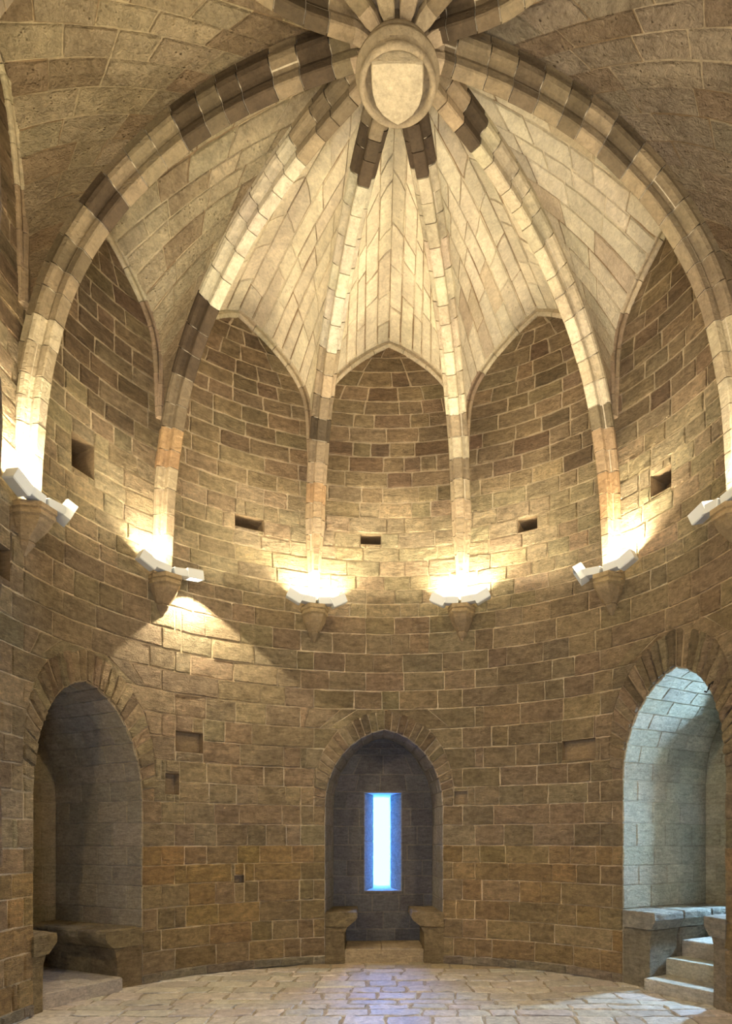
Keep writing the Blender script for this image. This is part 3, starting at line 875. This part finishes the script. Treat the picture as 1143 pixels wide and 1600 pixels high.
def bench(n, side, wtop, wbot, ztop, zfloor, label, front=-.035, tint=(.47,.37,.21), seed=1):
    s = side; a = n.a-.004
    th = thing('stone_bench', label, 'bench', n.e*(n.q+n.D/2)+n.t*s*(a-wbot/2), 'stone window benches')
    D = n.D-.02; zf = 0
    slab = [(s*a,ztop),(s*(a-wtop+.02),ztop),(s*(a-wtop),ztop-.03),(s*(a-wtop),ztop-.12),(s*(a-wtop+.03),ztop-.16),(s*(a-wtop+(wtop-wbot)*.7),ztop-.27),(s*a,ztop-.27)]
    base = [(s*a,ztop-.28),(s*(a-wtop+(wtop-wbot)*.75),ztop-.28),(s*(a-wbot),ztop-.42),(s*(a-wbot),zfloor+.02),(s*(a-wbot),zf),(s*a,zf)]
    r = random.Random(seed)
    # seat of two or three slabs end to end, base of blocks
    k = max(1, round(D/.75)); e = [front]+[front+(D-front)*q/k+r.uniform(-.06,.06) for q in range(1, k)]+[D]
    for q in range(k):
        extrude_profile('seat_slab', n, slab, e[q]+.003, e[q+1]-.003, th, M_WALL, vary(tint, r, .1), seed=seed*7+q)
        extrude_profile('base_block', n, base, max(e[q], front*.3)+.003, e[q+1]-.003, th, M_WALL, vary(mixc(tint,(.42,.31,.17),.5), r, .1), seed=seed*9+q)
    return th
bench(WIN,-1,.60,.36,.965,.27,'left stone bench inside the slit window niche',seed=1)
bench(WIN, 1,.60,.36,.965,.27,'right stone bench inside the slit window niche',seed=2)
bench(LEF, 1,.68,.45,.93,.2,'long worn bench along the far side of left niche',seed=3)
bench(LEF,-1,.42,.20,1.06,.2,'stubby bench end jutting at the near side of left niche',seed=4,front=-.08)
bench(RIG,-1,.62,.50,1.2,.7,'bluish lit stone bench on far side of right niche',seed=5,tint=(.56,.52,.42))
bench(RIG, 1,.42,.26,1.27,.7,'near stone bench of right niche, at the photo edge',seed=6,front=-.06,tint=(.56,.52,.42))

def slab_block(name, n, x0, x1, d0, d1, z0, z1, th, tint, mat=None, seed=0):
    prof = [(x0,z0),(x1,z0),(x1,z1-.012),(x1-.012,z1),(x0+.012,z1),(x0,z1-.012)]
    V = []; F = []; r = random.Random(seed); K = 4
    segs = [0,.012,.5,.988,1]
    for k, f in enumerate(segs):
        d = lerp(d0, d1, f); dz = -.012 if k in (0, len(segs)-1) else 0
        for q, (x, zz) in enumerate(prof):
            zz2 = zz+(dz if zz > z0+.02 else 0)
            V.append(n.e*(n.q+d)+n.t*x+Vector((0,0,zz2+(r.uniform(-.004,.004) if zz > z0+.02 else 0))))
    m = len(prof)
    for k in range(len(segs)-1):
        for q in range(m): F.append((k*m+q, k*m+(q+1)%m, (k+1)*m+(q+1)%m, (k+1)*m+q))
    F.append(tuple(range(m))[::-1]); F.append(tuple(range((len(segs)-1)*m, len(segs)*m)))
    return mesh_obj(name, V, F, mat or M_NICHE, th, tint)
def step(n, x0, x1, d0, d1, z1, label, tint, seed, blocks=2, z0=0):
    th = thing('stone_step', label, 'step', n.e*(n.q+(d0+d1)/2)+n.t*(x0+x1)/2+Vector((0,0,z0)), 'steps up into the niches')
    r = random.Random(seed); xs = [x0]+[lerp(x0,x1,(k+r.uniform(-.1,.1))/blocks) for k in range(1,blocks)]+[x1]
    for k in range(blocks): slab_block('step_block', n, xs[k]+.002, xs[k+1]-.002, d0, d1, z0, z1, th, vary(tint, r, .06), seed=seed+k)
step(WIN, -WIN.a+.37, WIN.a-.37, -.03, WIN.D-.02, .26, 'single broad step under the slit window between two benches', (.44,.34,.20), 21, 2)
step(LEF, -LEF.a+.22, LEF.a-.46, -.10, LEF.D-.02, .22, 'raised stone floor of the dark left niche', (.50,.46,.40), 23, 2)
step(RIG, -RIG.a+.52, RIG.a-.28, -.12, .40, .20, 'lowest of the three steps into the right niche', (.52,.48,.40), 25, 1)
step(RIG, -RIG.a+.52, RIG.a-.28, .405, .80, .46, 'middle of the three steps into the right niche', (.52,.48,.38), 27, 1)
step(RIG, -RIG.a+.52, RIG.a-.28, .805, RIG.D-.02, .72, 'topmost of the three steps into the right niche', (.50,.45,.36), 29, 2)

# iron hooks left in the arch of the right niche
def hook(deg, z, label):
    p = wp(deg, z, .0); t = rad(deg); e = Vector((math.sin(t), math.cos(t), 0)); tn = Vector((math.cos(t), -math.sin(t), 0)); up = Vector((0,0,1))
    th = thing('iron_hook', label, 'hook', p)
    V, F = tube([p+e*.05, p-e*.05, p-e*.09-up*.03, p-e*.09-up*.09-tn*.02, p-e*.08-up*.12-tn*.06, p-e*.07-up*.10-tn*.1], .011); mesh_obj('shank', V, F, M_IRON, th)
    V, F = obox(p-e*.008, (tn, up, e), (.05,.06,.02), .005); mesh_obj('plate', V, F, M_IRON, th)
hook(67.0, 4.52, 'rusty iron hook at the right of the right niche arch')

# ------------------------------------------------------------------ daylight through the three slits
def daylight(n, energy, col):
    sl = n.slit
    ld = bpy.data.lights.new('slit_daylight', 'AREA'); ld.shape = 'RECTANGLE'; ld.size = sl[1]; ld.size_y = sl[3]-sl[2]; ld.energy = energy; ld.color = col
    o = bpy.data.objects.new('slit_daylight', ld); COL.objects.link(o)
    o.location = n.e*(SH-.0)+Vector((0,0,(sl[2]+sl[3])/2)); o.rotation_euler = (-n.e).to_track_quat('-Z', 'Z').to_euler()
daylight(LEF, 14, (.45,.62,1))
daylight(RIG, 3000, (.40,.68,1))
daylight(WIN, 200, (.06,.28,1.0))

# daylight in the entrance doorway at the end of the passage
ld = bpy.data.lights.new('doorway_daylight', 'AREA'); ld.shape = 'RECTANGLE'; ld.size = 1.9; ld.size_y = 2.3; ld.energy = 300; ld.color = (.86,.90,1)
lo = bpy.data.objects.new('doorway_daylight', ld); COL.objects.link(lo); lo.location = (0,-9.58,1.2); lo.rotation_euler = (rad(90), 0, 0)

for o in bpy.data.objects:
    if '_w' in o: del o['_w']
